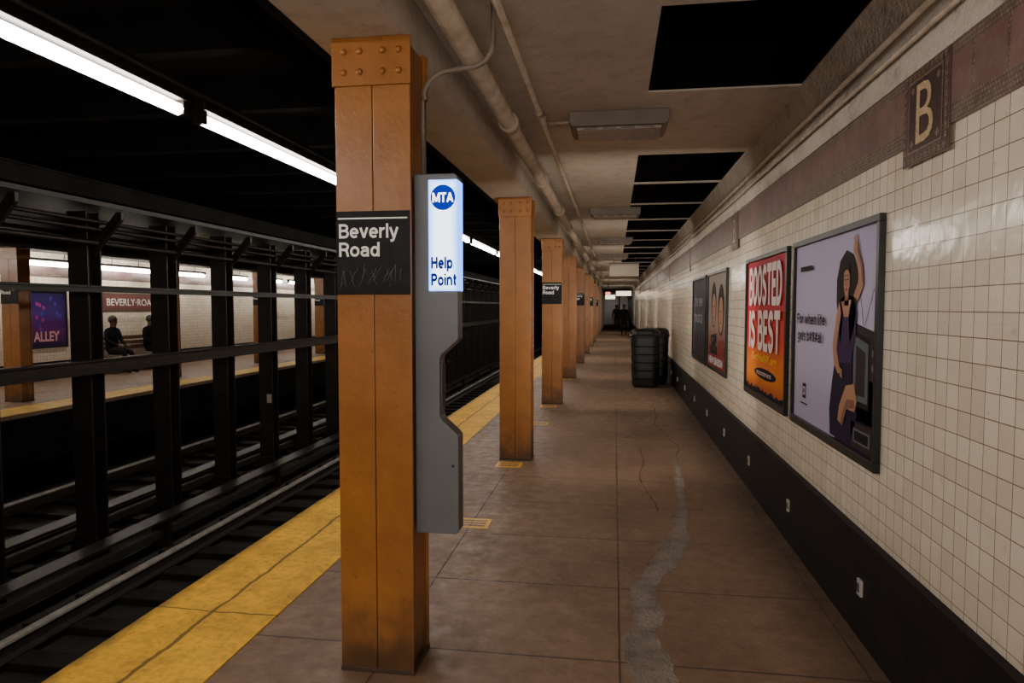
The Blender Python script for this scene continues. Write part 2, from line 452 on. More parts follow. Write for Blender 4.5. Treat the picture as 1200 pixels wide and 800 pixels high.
structure('wall_end', MB().box(-2.4, 1.5, Y1, Y1 + .3, -1.5, 4.2), tile_mat_x)
structure('wall_end', MB().box(-8.8, -2.4, Y1 + .3, Y1 + .6, -1.5, 4.2), steel_void)
structure('wall_upper', MB().box(1.5, 1.6, Y0, Y1, 2.9, 4.0), steel_void)
structure('trim_4', MB().prism([(1.5, 2.55), (1.195, 2.55), (1.185, 2.60), (1.19, 2.76), (1.13, 2.95), (1.5, 2.95)], 'y', Y0, Y1), rough_plaster)
CT = 2.962
def slab(x0, x1, y0, y1):
    structure('ceiling', MB().box(x0, x1, y0, y1, 2.95, CT), plaster)
slab(-.88, .2, Y0, Y1); slab(1.12, 1.5, Y0, Y1)
slab(.2, 1.12, Y0, 3.2); slab(.2, 1.12, 4.45, 6.24)
for yb in (7.66, 9.2, 10.8, 12.4, 14.1, 15.8, 17.5, 19.2, 21, 23, 25, 27, 29):
    structure('ceiling', MB().box(.2, 1.12, yb, yb + .05, 2.95, 2.965), plaster)
slab(.2, 1.12, 31, Y1)
structure('ceiling', MB().box(-.88, .2, Y0, Y1, 3.0, 3.9), steel_void)
structure('ceiling', MB().box(-12.7, 1.6, Y0, Y1, 4.0, 4.2), steel_void)
structure('ceiling', MB().box(-12.7, -9.0, Y0, Y1, 2.85, 3.0), plaster_material('sooty_ceiling_paint', (.20, .165, .13), (.13, .105, .08), (.08, .065, .05), .2))
structure('trim_5', MB().box(-1.27, -.88, Y0, Y1, 2.73, 3.2), plaster)
structure('trim_6', MB().box(-1.30, -1.27, Y0, Y1, 2.71, 4.0), steel_void)
structure('trim_7', MB().box(-10.3, -9.85, Y0, Y1, 2.6, 2.85), steel_black)

# ------------------------------------------------------------------ cement patch
pp = [(.10, 2.0), (.13, 2.5), (.07, 2.75), (.09, 2.95), (.05, 3.2), (.12, 3.45), (.09, 3.7), (.11, 3.9), (.17, 4.1), (.22, 4.3), (.31, 4.5), (.36, 4.75), (.44, 5.0), (.45, 5.3), (.52, 5.5), (.52, 5.8), (.59, 6.2), (.60, 6.6), (.64, 7.2)]
wd = [.17, .15, .21, .19, .17, .13, .16, .12, .13, .19, .15, .16, .09, .12, .07, .08, .04, .04, .015]
def strip(path, widths, jit, z, mat, name):
    mb = MB(); L = []; R = []
    for (x, y), w in zip(path, widths):
        L.append((x, y)); R.append((x + w, y))
    def dens(P):
        o = []; drift = 0
        for a, b in zip(P[:-1], P[1:]):
            for k in range(8):
                t = k / 8
                drift = drift * .7 + random.uniform(-jit, jit)
                o.append((a[0] + (b[0] - a[0]) * t + drift, a[1] + (b[1] - a[1]) * t))
        o.append(P[-1]); return o
    L = dens(L); R = dens(R)
    for i in range(len(L)):
        if R[i][0] - L[i][0] < .003: R[i] = (L[i][0] + .003, R[i][1])
    for i in range(len(L) - 1):
        mb.poly([(L[i][0], L[i][1], z), (R[i][0], R[i][1], z), (R[i + 1][0], R[i + 1][1], z), (L[i + 1][0], L[i + 1][1], z)])
    bmesh.ops.remove_doubles(mb.bm, verts=mb.bm.verts, dist=1e-5)
    structure(name, mb, mat)
strip(pp, wd, .014, .002, patch_mat, 'trim_8')
crackm = flat('dark_crack', (.04, .026, .02), .9)
def wander(x, y0, y1, step, amp):
    o = []; y = y0
    while y < y1:
        o.append((x, y)); y += step; x += random.uniform(-amp, amp)
    return o
for k, (x, a, b_) in enumerate(((.66, 7.2, 12.0), (.35, 5.4, 8.0))):
    w_ = wander(x, a, b_, .25, .05)
    strip(w_, [.006] * len(w_), .003, .0015, crackm, 'trim_%d' % (12 + k))

# ------------------------------------------------------------------ platform columns
def build_column(loc, height, rivets, group, label):
    root = empty('station_column', loc, label, 'column', group)
    w, d = .33, .25
    m = MB()
    m.box(.012, w - .012, .012, d - .012, 0, height - .02, bev=.003)
    m.box(0, w / 2 - .002, 0, .016, .0, height, bev=.003)
    m.box(w / 2 + .002, w, 0, .016, .0, height, bev=.003)
    m.box(0, w, d - .016, d, .0, height, bev=.003)
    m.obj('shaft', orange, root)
    m = MB()
    m.box(-.008, w + .006, -.012, -.001, height - .20, height - .001, bev=.003)
    m.box(-.008, w + .006, d + .001, d + .012, height - .20, height - .001, bev=.003)
    cap = m.obj('cap_plate', orange, root)
    if rivets:
        for cx in (.045, .165 - .05, .165 + .05, w - .045):
            for cz in (height - .06, height - .145):
                MB().sphere((0, 0, 0), .015, 0, (1, .8, 1)).obj('rivet', orange, cap, (cx, -.012, cz))
    MB().box(-.003, w + .003, -.003, d + .003, 0, .02, bev=.003).obj('base_plate', grimy, root)
    return root
cy = [2.8 + 4.2 * k for k in range(14)]
c0 = build_column((-1.18, cy[0], 0), 2.73, True, 'near platform columns', 'orange painted riveted steel column carrying help unit and sign')
c1 = build_column((-1.18, cy[1], 0), 2.73, True, 'near platform columns', 'orange painted riveted steel column at the yellow platform edge')
for y in cy[2:]:
    dup(c1, (-1.18, y, 0))
dup(c1, (-1.18, 2.8 - 4.2, 0))
f1 = build_column((-10.2, 10.1, 0), 2.6, False, 'far platform columns', 'orange painted steel column on the platform across the tracks')
for k in range(1, 9): dup(f1, (-10.2, 10.1 + 4.05 * k, 0))

# column signs
def build_sign(loc, label, group, tiny=False):
    root = empty('station_sign', loc, label, 'sign', group)
    MB().box(0, .325, -.012, -.001, 0, .352, bev=.003).obj('panel', black_sign, root)
    mb = MB(); mp = map_face('-Y', .0135)
    bold_text(mb, 'Beverly', .014, .238, .262, .060, mp, 0, .12, .06)
    bold_text(mb, 'Road', .014, .160, .180, .060, mp, 0, .12, .06)
    mb.poly([mp(.01, .318), mp(.315, .318), mp(.315, .324), mp(.01, .324)])
    mb.obj('lettering', white_print, root)
    if not tiny:
        mb = MB()
        rr = random.Random(3)
        for i in range(14):
            x = .02 + i * .020; pts = []
            z = .04 + rr.uniform(-.02, .02); sl = rr.uniform(-.4, .8)
            for k in range(6):
                pts.append((x + .012 * k * sl + rr.uniform(-.004, .004), -.0135, z + .014 * k))
            mb.tube(pts, .0016, 4)
        mb.obj('scratched_scribble', scribble, root)
    return root
s0 = build_sign((-1.177, cy[0], 1.655), 'black enamel name sign with white lettering and scratched graffiti', 'column name signs')
s1 = build_sign((-1.177, cy[2], 1.655), 'black enamel name sign with white lettering on an orange column', 'column name signs', True)
for k in (4, 6, 8): dup(s1, (-1.177, cy[k], 1.655))
for k in (0, 2, 3): dup(s1, (-10.197, 10.1 + 4.05 * k, 1.66))

# ------------------------------------------------------------------ help point
hp = empty('emergency_intercom', (-.85, 2.85, .615), 'tall grey metal emergency help unit with glowing white panel', 'intercom')
prof = [(0, 0), (.177, 0), (.190, .012), (.190, .43), (.177, .445), (.115, .50), (.108, .515), (.108, .76), (.115, .78), (.177, .835), (.190, .85), (.190, 1.54), (.177, 1.552), (0, 1.552)]
DP = .09
MB().prism(prof, 'y', 0, DP, bev=.004).obj('housing', grey_unit, hp)
MB().box(.1085, .116, .015, .075, .55, .74).obj('call_panel', grey_dark, hp)
MB().sphere((.118, .045, .62), .014, 0, (.5, 1, 1)).obj('call_button', simple('dark_button', (.06, .02, .02), None, 5, .3), hp)
mb = MB()
mb.sphere((.165, -.001, .30), .007); mb.obj('lock', grey_dark, hp)
m, nt, b = new_mat('lit_panel')
tc_ = N(nt, 'ShaderNodeTexCoord')
s = N(nt, 'ShaderNodeSeparateXYZ'); nt.links.new(tc_.outputs['Object'], s.inputs[0])
ex = ramp(nt, math_n(nt, 'ABSOLUTE', math_n(nt, 'SUBTRACT', s.outputs[0], .127)), .030, .066)
ez = ramp(nt, math_n(nt, 'ABSOLUTE', math_n(nt, 'SUBTRACT', s.outputs[2], 1.29)), .20, .245)
e_ = math_n(nt, 'MAXIMUM', ex, ez)
c = mixc(nt, e_, (.70, .86, 1.0), (.08, .30, 1.0))
nt.links.new(c, b.inputs['Base Color']); nt.links.new(c, b.inputs['Emission Color']); b.inputs['Emission Strength'].default_value = 3.6
lit = m
MB().box(.064, .1905, -.006, DP + .006, 1.055, 1.525, bev=.002).obj('light_panel', lit, hp)
blue = flat('deep_blue_print', (.002, .02, .30), .5)
bb = blue.node_tree.nodes['Principled BSDF']
bb.inputs['Emission Color'].default_value = (.001, .03, .6, 1); bb.inputs['Emission Strength'].default_value = .6
mb = MB(); mp = map_face('-Y', .0075)
mb.poly([mp(.128 + .054 * math.cos(a), 1.45 + .054 * math.sin(a)) for a in [2 * math.pi * k / 40 for k in range(40)]], 0)
mp2 = map_face('-Y', .0084)
bold_text(mb, 'MTA', .083, 1.430, .090, .040, mp2, 1, .14, .04)
mb.obj('logo', [blue, tube_mat('logo_white', (1, 1, 1), 3)], hp)
mb = MB()
bold_text(mb, 'Help', .076, 1.150, .092, .050, mp, 0, .18, .09)
bold_text(mb, 'Point', .076, 1.078, .110, .050, mp, 0, .18, .09)
navy = flat('navy_print', (.002, .014, .20), .5)
nb = navy.node_tree.nodes['Principled BSDF']
nb.inputs['Emission Color'].default_value = (.001, .02, .40, 1); nb.inputs['Emission Strength'].default_value = .35
mb.obj('lettering', navy, hp)

# ------------------------------------------------------------------ pipes under the ceiling
def pipe(name, pts, r, mat, label, group=None, coup=0, seg=14):
    root = empty(name, pts[0], label, 'pipe', group)
    o = Vector(pts[0]); L_ = [Vector(p) - o for p in pts]
    MB().tube(L_, r, seg).obj('pipe_run', mat, root)
    if coup:
        y = 0.9
        k = 0
        tot = L_[-1].y
        while y < tot and k < 24:
            MB().tube([(0, y, 0), (0, y + .09, 0)], r * 1.28, seg).obj('coupling', mat, root)
            MB().box(-.012, .012, y + .4, y + .43, r * .9, coup).obj('hanger_strap', mat, root)
            y += 2.1; k += 1
    return root
pipe('sprinkler_pipe', [(-.70, Y0 + .1, 2.82), (-.70, 40, 2.82)], .052, pipe_mat, 'thick beige painted pipe hung below the platform ceiling', None, .13)
pipe('conduit', [(-.50, Y0 + .1, 2.88), (-.50, 33, 2.88)], .019, pipe_mat, 'thin beige painted conduit under the ceiling', None, .07)
pipe('conduit', [(1.155, Y0 + .1, 2.74), (1.155, 45, 2.74)], .014, pipe_mat, 'thin painted conduit along the rough plaster moulding')
pipe('conduit', [(1.165, Y0 + .1, 2.66), (1.165, 45, 2.66)], .010, pipe_mat, 'thin painted conduit along the rough plaster moulding')
pipe('conduit', [(-.48, 5.0, 2.925), (-.35, 5.0, 2.93), (-.33, 5.0, 2.93)], .012, pipe_mat, 'short conduit branching to the ceiling lamp')
bp = [(-.83, 2.93, 2.17), (-.83, 2.93, 2.5)]
for k in range(7):
    a = k / 6 * math.pi / 2
    bp.append((-.83 + .12 * (1 - math.cos(a)), 2.93 - .0 * a, 2.5 + .12 * math.sin(a)))
bp += [(-.62, 2.93, 2.63)]
for k in range(1, 7):
    a = k / 6 * math.pi / 2
    bp.append((-.62 + .1 * math.sin(a), 2.93, 2.63 + .1 * (1 - math.cos(a))))
bp.append((-.52, 2.93, 2.95))
pipe('conduit', bp, .012, simple('dull_conduit', (.20, .16, .12), (.14, .11, .085), 9, .5), 'bent grey conduit rising from the help unit to the ceiling')
pipe('cable', [(-1.318, Y0 + .1, 2.80), (-1.318, 40, 2.80)], .018, steel_black, 'black cable along the outside of the header', 'track side cables', 0, 8)
pipe('cable', [(-1.318, Y0 + .1, 2.90), (-1.318, 40, 2.90)], .018, steel_black, 'black cable along the outside of the header', 'track side cables', 0, 8)
pipe('cable', [(-1.33, Y0 + .1, 3.0), (-1.33, 40, 3.0)], .03, steel_black, 'thick black cable along the outside of the header', 'track side cables', 0, 8)

# ------------------------------------------------------------------ fluorescent lamps
def build_tube_lamp(loc, length, tmat, r, label, group, drop):
    root = empty('fluorescent_lamp', loc, label, 'lamp', group)
    MB().box(-.05, .05, 0, length, r + .012, r + .06, bev=.004).obj('housing', steel_black, root)
    mb = MB(); mb.tube([(0, .05, 0), (0, length - .05, 0)], r, 8); mb.obj('tube', tmat, root)
    for y in (0, length - .05):
        MB().box(-.035, .035, y, y + .05, -.03, r + .012, bev=.003).obj('end_cap', steel_black, root)
    MB().tube([(0, length * .25, r + .06), (0, length * .25, drop)], .008, 6).obj('hanger_rod', steel_black, root)
    MB().tube([(0, length * .75, r + .06), (0, length * .75, drop)], .008, 6).obj('hanger_rod', steel_black, root)
    return root
t0 = build_tube_lamp((-2.45, 3.78, 2.72), 2.45, tube_near, .034, 'long glowing white fluorescent tube lamp above platform edge', 'track side tube lamps', .111)
for k in range(-4, 14):
    if k: dup(t0, (-2.45, 3.78 + 2.58 * k, 2.72))
t1 = build_tube_lamp((-11.9, 12.0, 2.52), 1.85, tube_far, .05, 'glowing fluorescent tube lamp over the far platform', 'far platform tube lamps', .33)
for k in range(-3, 9):
    if k: dup(t1, (-11.9, 12.0 + 2.35 * k, 2.52))
pipe('lamp_rail', [(-2.45, Y0 + .1, 2.86), (-2.45, 56, 2.86)], .028, steel_black, 'black carrier tube running above the fluorescent lamps', None, 0, 10)

# added fill lights with no real fixtures, each throwing light along the platform
def area(loc, sx, sy, p, col=(1, .90, .79), yaw=0, pitch=90):
    l = D.lights.new('fill_light', 'AREA'); l.shape = 'RECTANGLE'; l.size = sx; l.size_y = sy; l.energy = p; l.color = col
    o = D.objects.new('fill_light', l); COL.objects.link(o); o.location = loc
    o.rotation_euler = (math.radians(pitch), 0, math.radians(yaw))
    return o
area((.1, -2.6, 1.7), 1.6, 1.6, 100)
area((-6, -3.5, 1.7), 4, 1.5, 9)
for y, p_ in ((6, 19), (10.5, 19), (15, 19), (20, 21), (26, 21), (33, 22), (42, 28)): area((.15, y, 1.5), 1.3, 1.3, p_)
area((-10.8, 6, 1.8), 1.6, 1.4, 20)

# ------------------------------------------------------------------ ceiling fixtures
def build_fixture(loc, label):
    root = empty('ceiling_lamp', loc, label, 'lamp', 'platform ceiling lamps')
    MB().prism([(-.32, -.10), (.32, -.10), (.34, -.07), (.34, 0), (-.34, 0), (-.34, -.07)], 'y', -.2, .2, bev=.005).obj('housing', lamp_body, root)
    MB().box(-.29, .29, -.17, .17, -.122, -.101, bev=.006).obj('diffuser', lamp_lens, root)
    for i in range(4):
        MB().box(-.24 + i * .13, -.15 + i * .13, -.176, -.171, -.118, -.103).obj('louver', lamp_body, root)
    MB().box(-.12, .12, .3, .42, -.05, -.001, bev=.004).obj('junction_box', sign_beige, root)
    return root
fx = build_fixture((.02, 5.0, 2.95), 'flat rectangular unlit ceiling light fixture with louvered lens')
for y in (9.6, 13.6, 17.8): dup(fx, (.0, y, 2.95))
hs = empty('hanging_box_sign', (.25, 18.4, 2.42), 'pale beige boxed sign hanging from the platform ceiling', 'sign')
MB().box(-.38, .38, -.08, .08, 0, .33, bev=.01).obj('panel', sign_beige, hs)
MB().box(-.40, .40, -.09, .09, .33, .36, bev=.004).obj('top_frame', lamp_body, hs)
for x in (-.28, .28): MB().tube([(x, 0, .36), (x, 0, .53)], .01, 8).obj('hanger_rod', lamp_body, hs)

# ------------------------------------------------------------------ mosaic tablets with B
def build_tablet(loc):
    root = empty('mosaic_tablet', loc, 'dark mosaic wall tablet with gold letter B in frieze', 'mosaic', 'letter tablets')
    MB().box(-.005, 0, -.2, .2, 0, .375).obj('border', tab_mid, root)
    MB().box(-.0065, -.0052, -.15, .15, .045, .335).obj('field', tab_dark, root)
    mb = MB(); add_text(mb, 'B', -.075, .075, .15, .235, map_face('-X', .008), 0, .0)
    mb.obj('letter', gold, root)
    mb = MB(); mp = map_face('-X', .0075)
    def sq(a0, a1, c0, c1): mb.poly([mp(a0, c0), mp(a1, c0), mp(a1, c1), mp(a0, c1)])
    for i in range(10):
        a = -.185 + i * .038
        sq(a, a + .020, .010, .030); sq(a, a + .020, .345, .365)
    for i in range(8):
        z = .048 + i * .037
        sq(-.188, -.168, z, z + .020); sq(.168, .188, z, z + .020)
    sq(-.150, -.140, .045, .335); sq(.140, .150, .045, .335); sq(-.150, .150, .045, .055); sq(-.150, .150, .325, .335)
    for cx in (-.112, .112):
        for cz in (.082, .298):
            mb.poly([mp(cx - .018, cz), mp(cx, cz - .018), mp(cx + .018, cz), mp(cx, cz + .018)])
    mb.obj('inner_line', tab_lt, root)
    return root
tb = build_tablet((1.205, 2.93, 2.18))
for k in range(1, 8): dup(tb, (1.205, 2.93 + 4.3 * k, 2.18))

# ------------------------------------------------------------------ posters
def poster_frame(loc, w, h, face, label, group='wall posters'):
    root = empty('framed_poster', loc, label, 'poster', group)
    sx = 1 if face == '+X' else -1
    t = .035
    def bar(mb, s0, s1, z0, z1, d=.03):
        ys = sorted((s0 * sx, s1 * sx)); xs = sorted((0, d * (1 if face == '+X' else -1)))
        mb.box(xs[0], xs[1], ys[0], ys[1], z0, z1, bev=.003)
    mb = MB()
    bar(mb, 0, w, 0, t + .015); bar(mb, 0, w, h - t, h); bar(mb, 0, t, t + .015, h - t); bar(mb, w - t, w, t + .015, h - t)
    mb.obj('frame', black_gloss, root)
    return root
def rect(mp, a, b, c, d): return [mp(a, c), mp(b, c), mp(b, d), mp(a, d)]
ID = lambda a, b: (a, b)
def ell(mp, cx, cz, rx, rz, n=20, a0=0): return [mp(cx + rx * math.cos(2 * math.pi * k / n + a0), cz + rz * math.sin(2 * math.pi * k / n + a0)) for k in range(n)]

XP = XW
Zb, Hh = .83, 1.20
# poster 4 : lavender
P4 = poster_frame((XP, 4.87, Zb), 1.53, Hh, '-X', 'black framed lavender advertising poster of woman posing beside television set')
lav = gradient_print('lavender_print', [(0, (.38, .33, .47)), (.5, (.56, .50, .68)), (1, (.44, .39, .58))], .83, 2.03)
ink = flat('ink_black', (.012, .01, .016)); skinp = flat('printed_skin', (.46, .24, .15)); hairp = flat('printed_hair', (.016, .008, .007))
violet = flat('printed_violet', (.045, .022, .075)); violet2 = flat('printed_dark_violet', (.020, .012, .035)); tvg = flat('printed_tv_brown', (.04, .028, .028)); whitep = flat('printed_white', (.75, .70, .72))
tealp = flat('printed_screen_grey', (.12, .14, .16)); skind = flat('printed_skin_shade', (.26, .12, .08))
lips = flat('printed_lips', (.28, .03, .03))
mb = MB()
lv = [map_face('-X', .010 + .0012 * i) for i in range(10)]
mb.poly(rect(lv[0], .03, 1.50, .04, 1.17), 0)
P = lambda L_, pts, mi: mb.poly([lv[L_](*q) for q in pts], mi)
P(1, [(.90, .05), (1.5, .05), (1.5, .40), (1.2, .46), (.98, .36)], 4)
P(1, [(1.13, .20), (1.48, .20), (1.48, .65), (1.13, .70)], 6)
P(2, [(1.16, .27), (1.40, .27), (1.40, .615), (1.16, .655)], 1)
P(3, [(1.18, .30), (1.385, .30), (1.385, .59), (1.18, .63)], 7)
P(4, [(1.22, .33), (1.35, .33), (1.35, .55), (1.22, .58)], 6)
P(2, ell(ID, 1.44, .55, .016, .02, 10), 7); P(2, ell(ID, 1.44, .48, .016, .02, 10), 7)
P(2, rect(ID, 1.16, 1.47, .06, .19), 6); P(3, rect(ID, 1.20, 1.43, .09, .16), 7); P(4, rect(ID, 1.22, 1.41, .10, .15), 1)
P(1, [(1.30, .68), (1.306, .68), (1.255, .84), (1.249, .84)], 1); P(1, [(1.32, .68), (1.326, .68), (1.44, .86), (1.434, .86)], 1)
P(2, [(.82, .06), (.80, .20), (.84, .36), (.89, .50), (1.12, .52), (1.22, .40), (1.24, .22), (1.14, .06)], 4)
P(5, [(.96, .16), (.98, .24), (1.08, .36), (1.20, .38), (1.25, .30), (1.22, .24), (1.10, .24), (1.04, .14)], 2)
P(6, [(1.01, .15), (1.03, .20), (1.10, .29), (1.21, .30), (1.23, .26), (1.10, .24), (1.04, .14)], 9)
P(5, [(.90, .47), (.91, .60), (.93, .74), (.97, .81), (1.06, .84), (1.16, .82), (1.22, .75), (1.21, .62), (1.15, .48)], 3)
P(6, [(.98, .80), (1.03, .72), (1.10, .72), (1.14, .81)], 2)
P(5, [(.95, .68), (.90, .80), (.90, .92), (.95, 1.02), (1.05, 1.07), (1.15, 1.04), (1.21, .95), (1.22, .82), (1.19, .68), (1.13, .58), (1.10, .70), (1.13, .80), (1.02, .80), (1.01, .70), (.97, .56)], 5)
P(6, [(1.17, .83), (1.23, .80), (1.31, .88), (1.29, .98), (1.22, 1.07), (1.18, 1.05), (1.22, .97), (1.24, .91)], 2)
P(7, [(1.29, .90), (1.31, .88), (1.29, .98), (1.22, 1.07), (1.205, 1.065), (1.27, .97)], 9)
P(7, ell(ID, 1.19, 1.07, .032, .036, 12), 2)
for i in range(4): P(7, [(1.165 + i * .014, 1.095), (1.176 + i * .014, 1.098), (1.170 + i * .018, 1.14 - abs(i - 1.5) * .006), (1.161 + i * .018, 1.137 - abs(i - 1.5) * .006)], 2)
P(7, [(1.215, 1.06), (1.22, 1.05), (1.245, 1.085), (1.235, 1.095)], 2)
P(6, [(.95, .80), (.90, .70), (.85, .56), (.88, .46), (.94, .42), (.97, .46), (.92, .54), (.94, .62), (.985, .74)], 2)
P(7, ell(ID, .965, .435, .032, .022, 12), 2)
for i in range(4): P(7, [(.985, .445 - i * .011), (1.025, .44 - i * .013), (1.024, .432 - i * .013), (.985, .435 - i * .011)], 2)
P(6, [(1.03, .78), (1.04, .86), (1.09, .86), (1.10, .78)], 9)
P(7, [(1.02, .94), (1.02, .88), (1.04, .84), (1.065, .82), (1.09, .84), (1.11, .88), (1.11, .94), (1.09, .98), (1.04, .98)], 2)
P(8, [(1.010, .93), (1.025, .99), (1.065, 1.01), (1.105, .99), (1.12, .93), (1.095, .96), (1.065, .968), (1.035, .96)], 5)
for cx in (1.047, 1.085):
    P(8, ell(ID, cx, .915, .010, .006, 10), 1); P(8, [(cx - .013, .932), (cx + .013, .934), (cx + .012, .939), (cx - .012, .937)], 5)
P(8, [(1.062, .91), (1.058, .882), (1.072, .880), (1.069, .91)], 9)
P(8, ell(ID, 1.066, .862, .016, .007, 12), 8)
P(2, [(.20, .15), (.36, .15), (.36, .16), (.20, .16)], 1)
P(1, rect(ID, .24, .32, .19, .285), 1); P(2, rect(ID, .255, .305, .21, .265), 0); P(3, rect(ID, .268, .292, .225, .25), 1)
mb.obj('poster_print', [lav, ink, skinp, violet, violet2, hairp, tvg, tealp, lips, skind], P4)
mb = MB(); mp = map_face('-X', .022)
bold_text(mb, 'For when life', .12, .665, .60, .066, mp, 0, .13, .07)
bold_text(mb, 'gets b#%#al.', .14, .560, .54, .066, mp, 0, .12, .06)
add_text(mb, '\u2014\u2014\u2014\u2014', .18, 1.00, .26, .028, mp, 0, .05)
mb.obj('lettering', [ink, whitep], P4)

# poster 3 : sunset
P3 = poster_frame((XP, 6.56, Zb), 1.53, Hh, '-X', 'black framed red and orange sunset poster with bold white lettering')
sun = gradient_print('sunset_print', [(0, (.20, .03, .025)), (.08, (.45, .09, .02)), (.16, (.72, .22, .02)), (.28, (.76, .17, .02)), (.42, (.60, .055, .025)), (.62, (.50, .02, .028)), (1, (.36, .008, .026))], .83, 2.03)
yel = flat('printed_yellow', (.85, .55, .05)); pinkw = flat('printed_pale_pink', (.86, .68, .66))
mb = MB()
mb.poly(rect(lv[0], .03, 1.50, .04, 1.17), 0)
x = .05; sky = [(.03, .05)]
while x < 1.49:
    sky += [(x, .07 + random.uniform(0, .03)), (x + .035, .07 + random.uniform(0, .04))]; x += .06
sky += [(1.49, .08), (1.49, .05)]
P(1, sky, 1)
P(2, ell(ID, .80, .225, .40, .045, 24), 1)
mb.obj('poster_print', [sun, ink, violet2], P3)
mb = MB()
bold_text(mb, 'BOOSTED', .17, .79, 1.20, .32, mp, 0, .15, .07)
bold_text(mb, 'IS BEST', .20, .42, 1.14, .32, mp, 0, .15, .07)
add_text(mb, 'GetVaxNY.org', .34, .305, .90, .085, mp, 1, .018)
add_text(mb, 'FREE BOOSTER SHOTS', .53, .212, .54, .03, mp, 0, .02)
mb.obj('lettering', [pinkw, yel], P3)

# poster 2
P2 = poster_frame((XP, 9.18, Zb), 1.53, Hh, '-X', 'black framed muted poster with large faces and white lettering')
cream = gradient_print('cream_print', [(0, (.16, .05, .04)), (.35, (.24, .11, .08)), (.5, (.34, .27, .22)), (1, (.30, .25, .22))], .83, 2.03)
redp = flat('printed_red', (.22, .035, .03))
mb = MB()
mb.poly(rect(lv[0], .03, 1.50, .04, 1.17), 0)
P(1, ell(ID, .50, .80, .22, .28, 20), 5); P(2, ell(ID, .52, .74, .15, .20, 20), 2)
P(1, ell(ID, 1.08, .74, .24, .30, 20), 5); P(2, ell(ID, 1.08, .68, .16, .21, 20), 2)
P(3, [(.15, .05), (.3, .42), (.75, .46), (.9, .05)], 1); P(3, [(.8, .05), (.92, .38), (1.3, .40), (1.45, .05)], 3)
for cx, cz in ((.46, .78), (.58, .78), (1.02, .72), (1.14, .72)): P(3, ell(ID, cx, cz, .022, .014, 8), 1)
for cx, cz in ((.52, .65), (1.08, .59)): P(3, ell(ID, cx, cz, .035, .012, 10), 3)
for cx, cz in ((.52, .72), (1.08, .66)): P(3, [(cx - .01, cz + .05), (cx - .02, cz - .02), (cx + .02, cz - .02)], 6)
for i in range(9): P(4, rect(ID, .12 + i * .15, .20 + i * .15, .25 + (i % 3) * .05, .30 + (i % 3) * .05), (3, 0, 6)[i % 3])
P(4, rect(ID, .03, 1.5, .05, .2), 3)
mb.obj('poster_print', [cream, ink, skinp, redp, violet2, hairp, skind], P2)
mb = MB(); add_text(mb, 'NEW SEASON', .2, .08, 1.1, .09, mp, 0, .03); mb.obj('lettering', whitep, P2)
# poster 1
P1 = poster_frame((XP, 10.88, Zb), 1.53, Hh, '-X', 'black framed dark poster with white script lettering')
mb = MB()
darkp = gradient_print('dark_print', [(0, (.02, .02, .025)), (.5, (.05, .05, .06)), (1, (.015, .015, .02))], .83, 2.03)
mb.poly(rect(lv[0], .03, 1.50, .04, 1.17), 0)
for i in range(4): P(1, [(.2 + i * .3, .05), (.24 + i * .3, .35), (.32 + i * .3, .45), (.40 + i * .3, .35), (.44 + i * .3, .05)], 1)
mb.obj('poster_print', [darkp, tvg], P1)
mb = MB(); add_text(mb, 'the new', .3, .78, .9, .18, mp, 0, .01); add_text(mb, 'musical', .3, .55, .9, .18, mp, 0, .01); mb.obj('lettering', flat('printed_grey', (.35, .34, .34)), P1)

# far platform poster and name tablet
FP = poster_frame((-12.4, 12.9, .70), 1.05, 1.27, '+X', 'purple theatre poster on the tiled wall across the tracks', 'far wall posters')
mb = MB(); fm = [map_face('+X', .012 + .002 * i) for i in range(5)]
purp = gradient_print('purple_print', [(0, (.02, .01, .05)), (.3, (.10, .02, .12)), (.6, (.05, .02, .16)), (1, (.012, .01, .04))], .72, 1.97)
mb.poly(rect(fm[0], .03, 1.02, .04, 1.24), 0)
for i in range(14):
    mb.poly(ell(fm[1], random.uniform(.15, .85), random.uniform(.3, 1.1), .04, .05, 8), 1 + i % 2)
mb.obj('poster_print', [purp, flat('printed_magenta', (.30, .04, .20)), flat('printed_indigo', (.05, .05, .3))], FP)
mb = MB(); add_text(mb, 'ALLEY', .12, .15, .7, .22, fm[2], 0, .03); mb.obj('lettering', flat('printed_pink', (.6, .28, .32)), FP)
def far_tablet(loc):
    root = empty('name_tablet', loc, 'maroon mosaic station name tablet with cream letters', 'sign', 'name tablets')
    MB().box(0, .015, 0, 2.1, 0, .46, bev=.003).obj('border', tab_mid, root)
    MB().box(.0155, .02, .06, 2.04, .05, .41).obj('field', maroon_sign, root)
    mb = MB(); add_text(mb, 'BEVERLY\u00b7ROAD', .14, .14, 1.82, .18, map_face('+X', .022), 0, .01)
    mb.obj('lettering', white_print, root)
    return root
far_tablet((-12.398, 15.05, 1.50))
structure('trim_9', MB().box(-12.4, -12.385, Y0, Y1, 2.27, 2.55), band_mat)

# ------------------------------------------------------------------ wall outlets on baseboard
def outlet(loc):
    root = empty('outlet_box', loc, 'small pale outlet plate on the black base of wall', 'outlet', 'baseboard outlets')
    MB().box(-.014, 0, -.025, .025, 0, .08, bev=.003).obj('plate', outlet_mat, root)
    MB().box(-.018, -.0145, -.012, .012, .02, .06).obj('cover', grey_dark, root)
    return root
ob = outlet((1.18, 3.42, .22))
for k in range(1, 10): dup(ob, (1.18, 3.42 + 1.37 * k, .22))

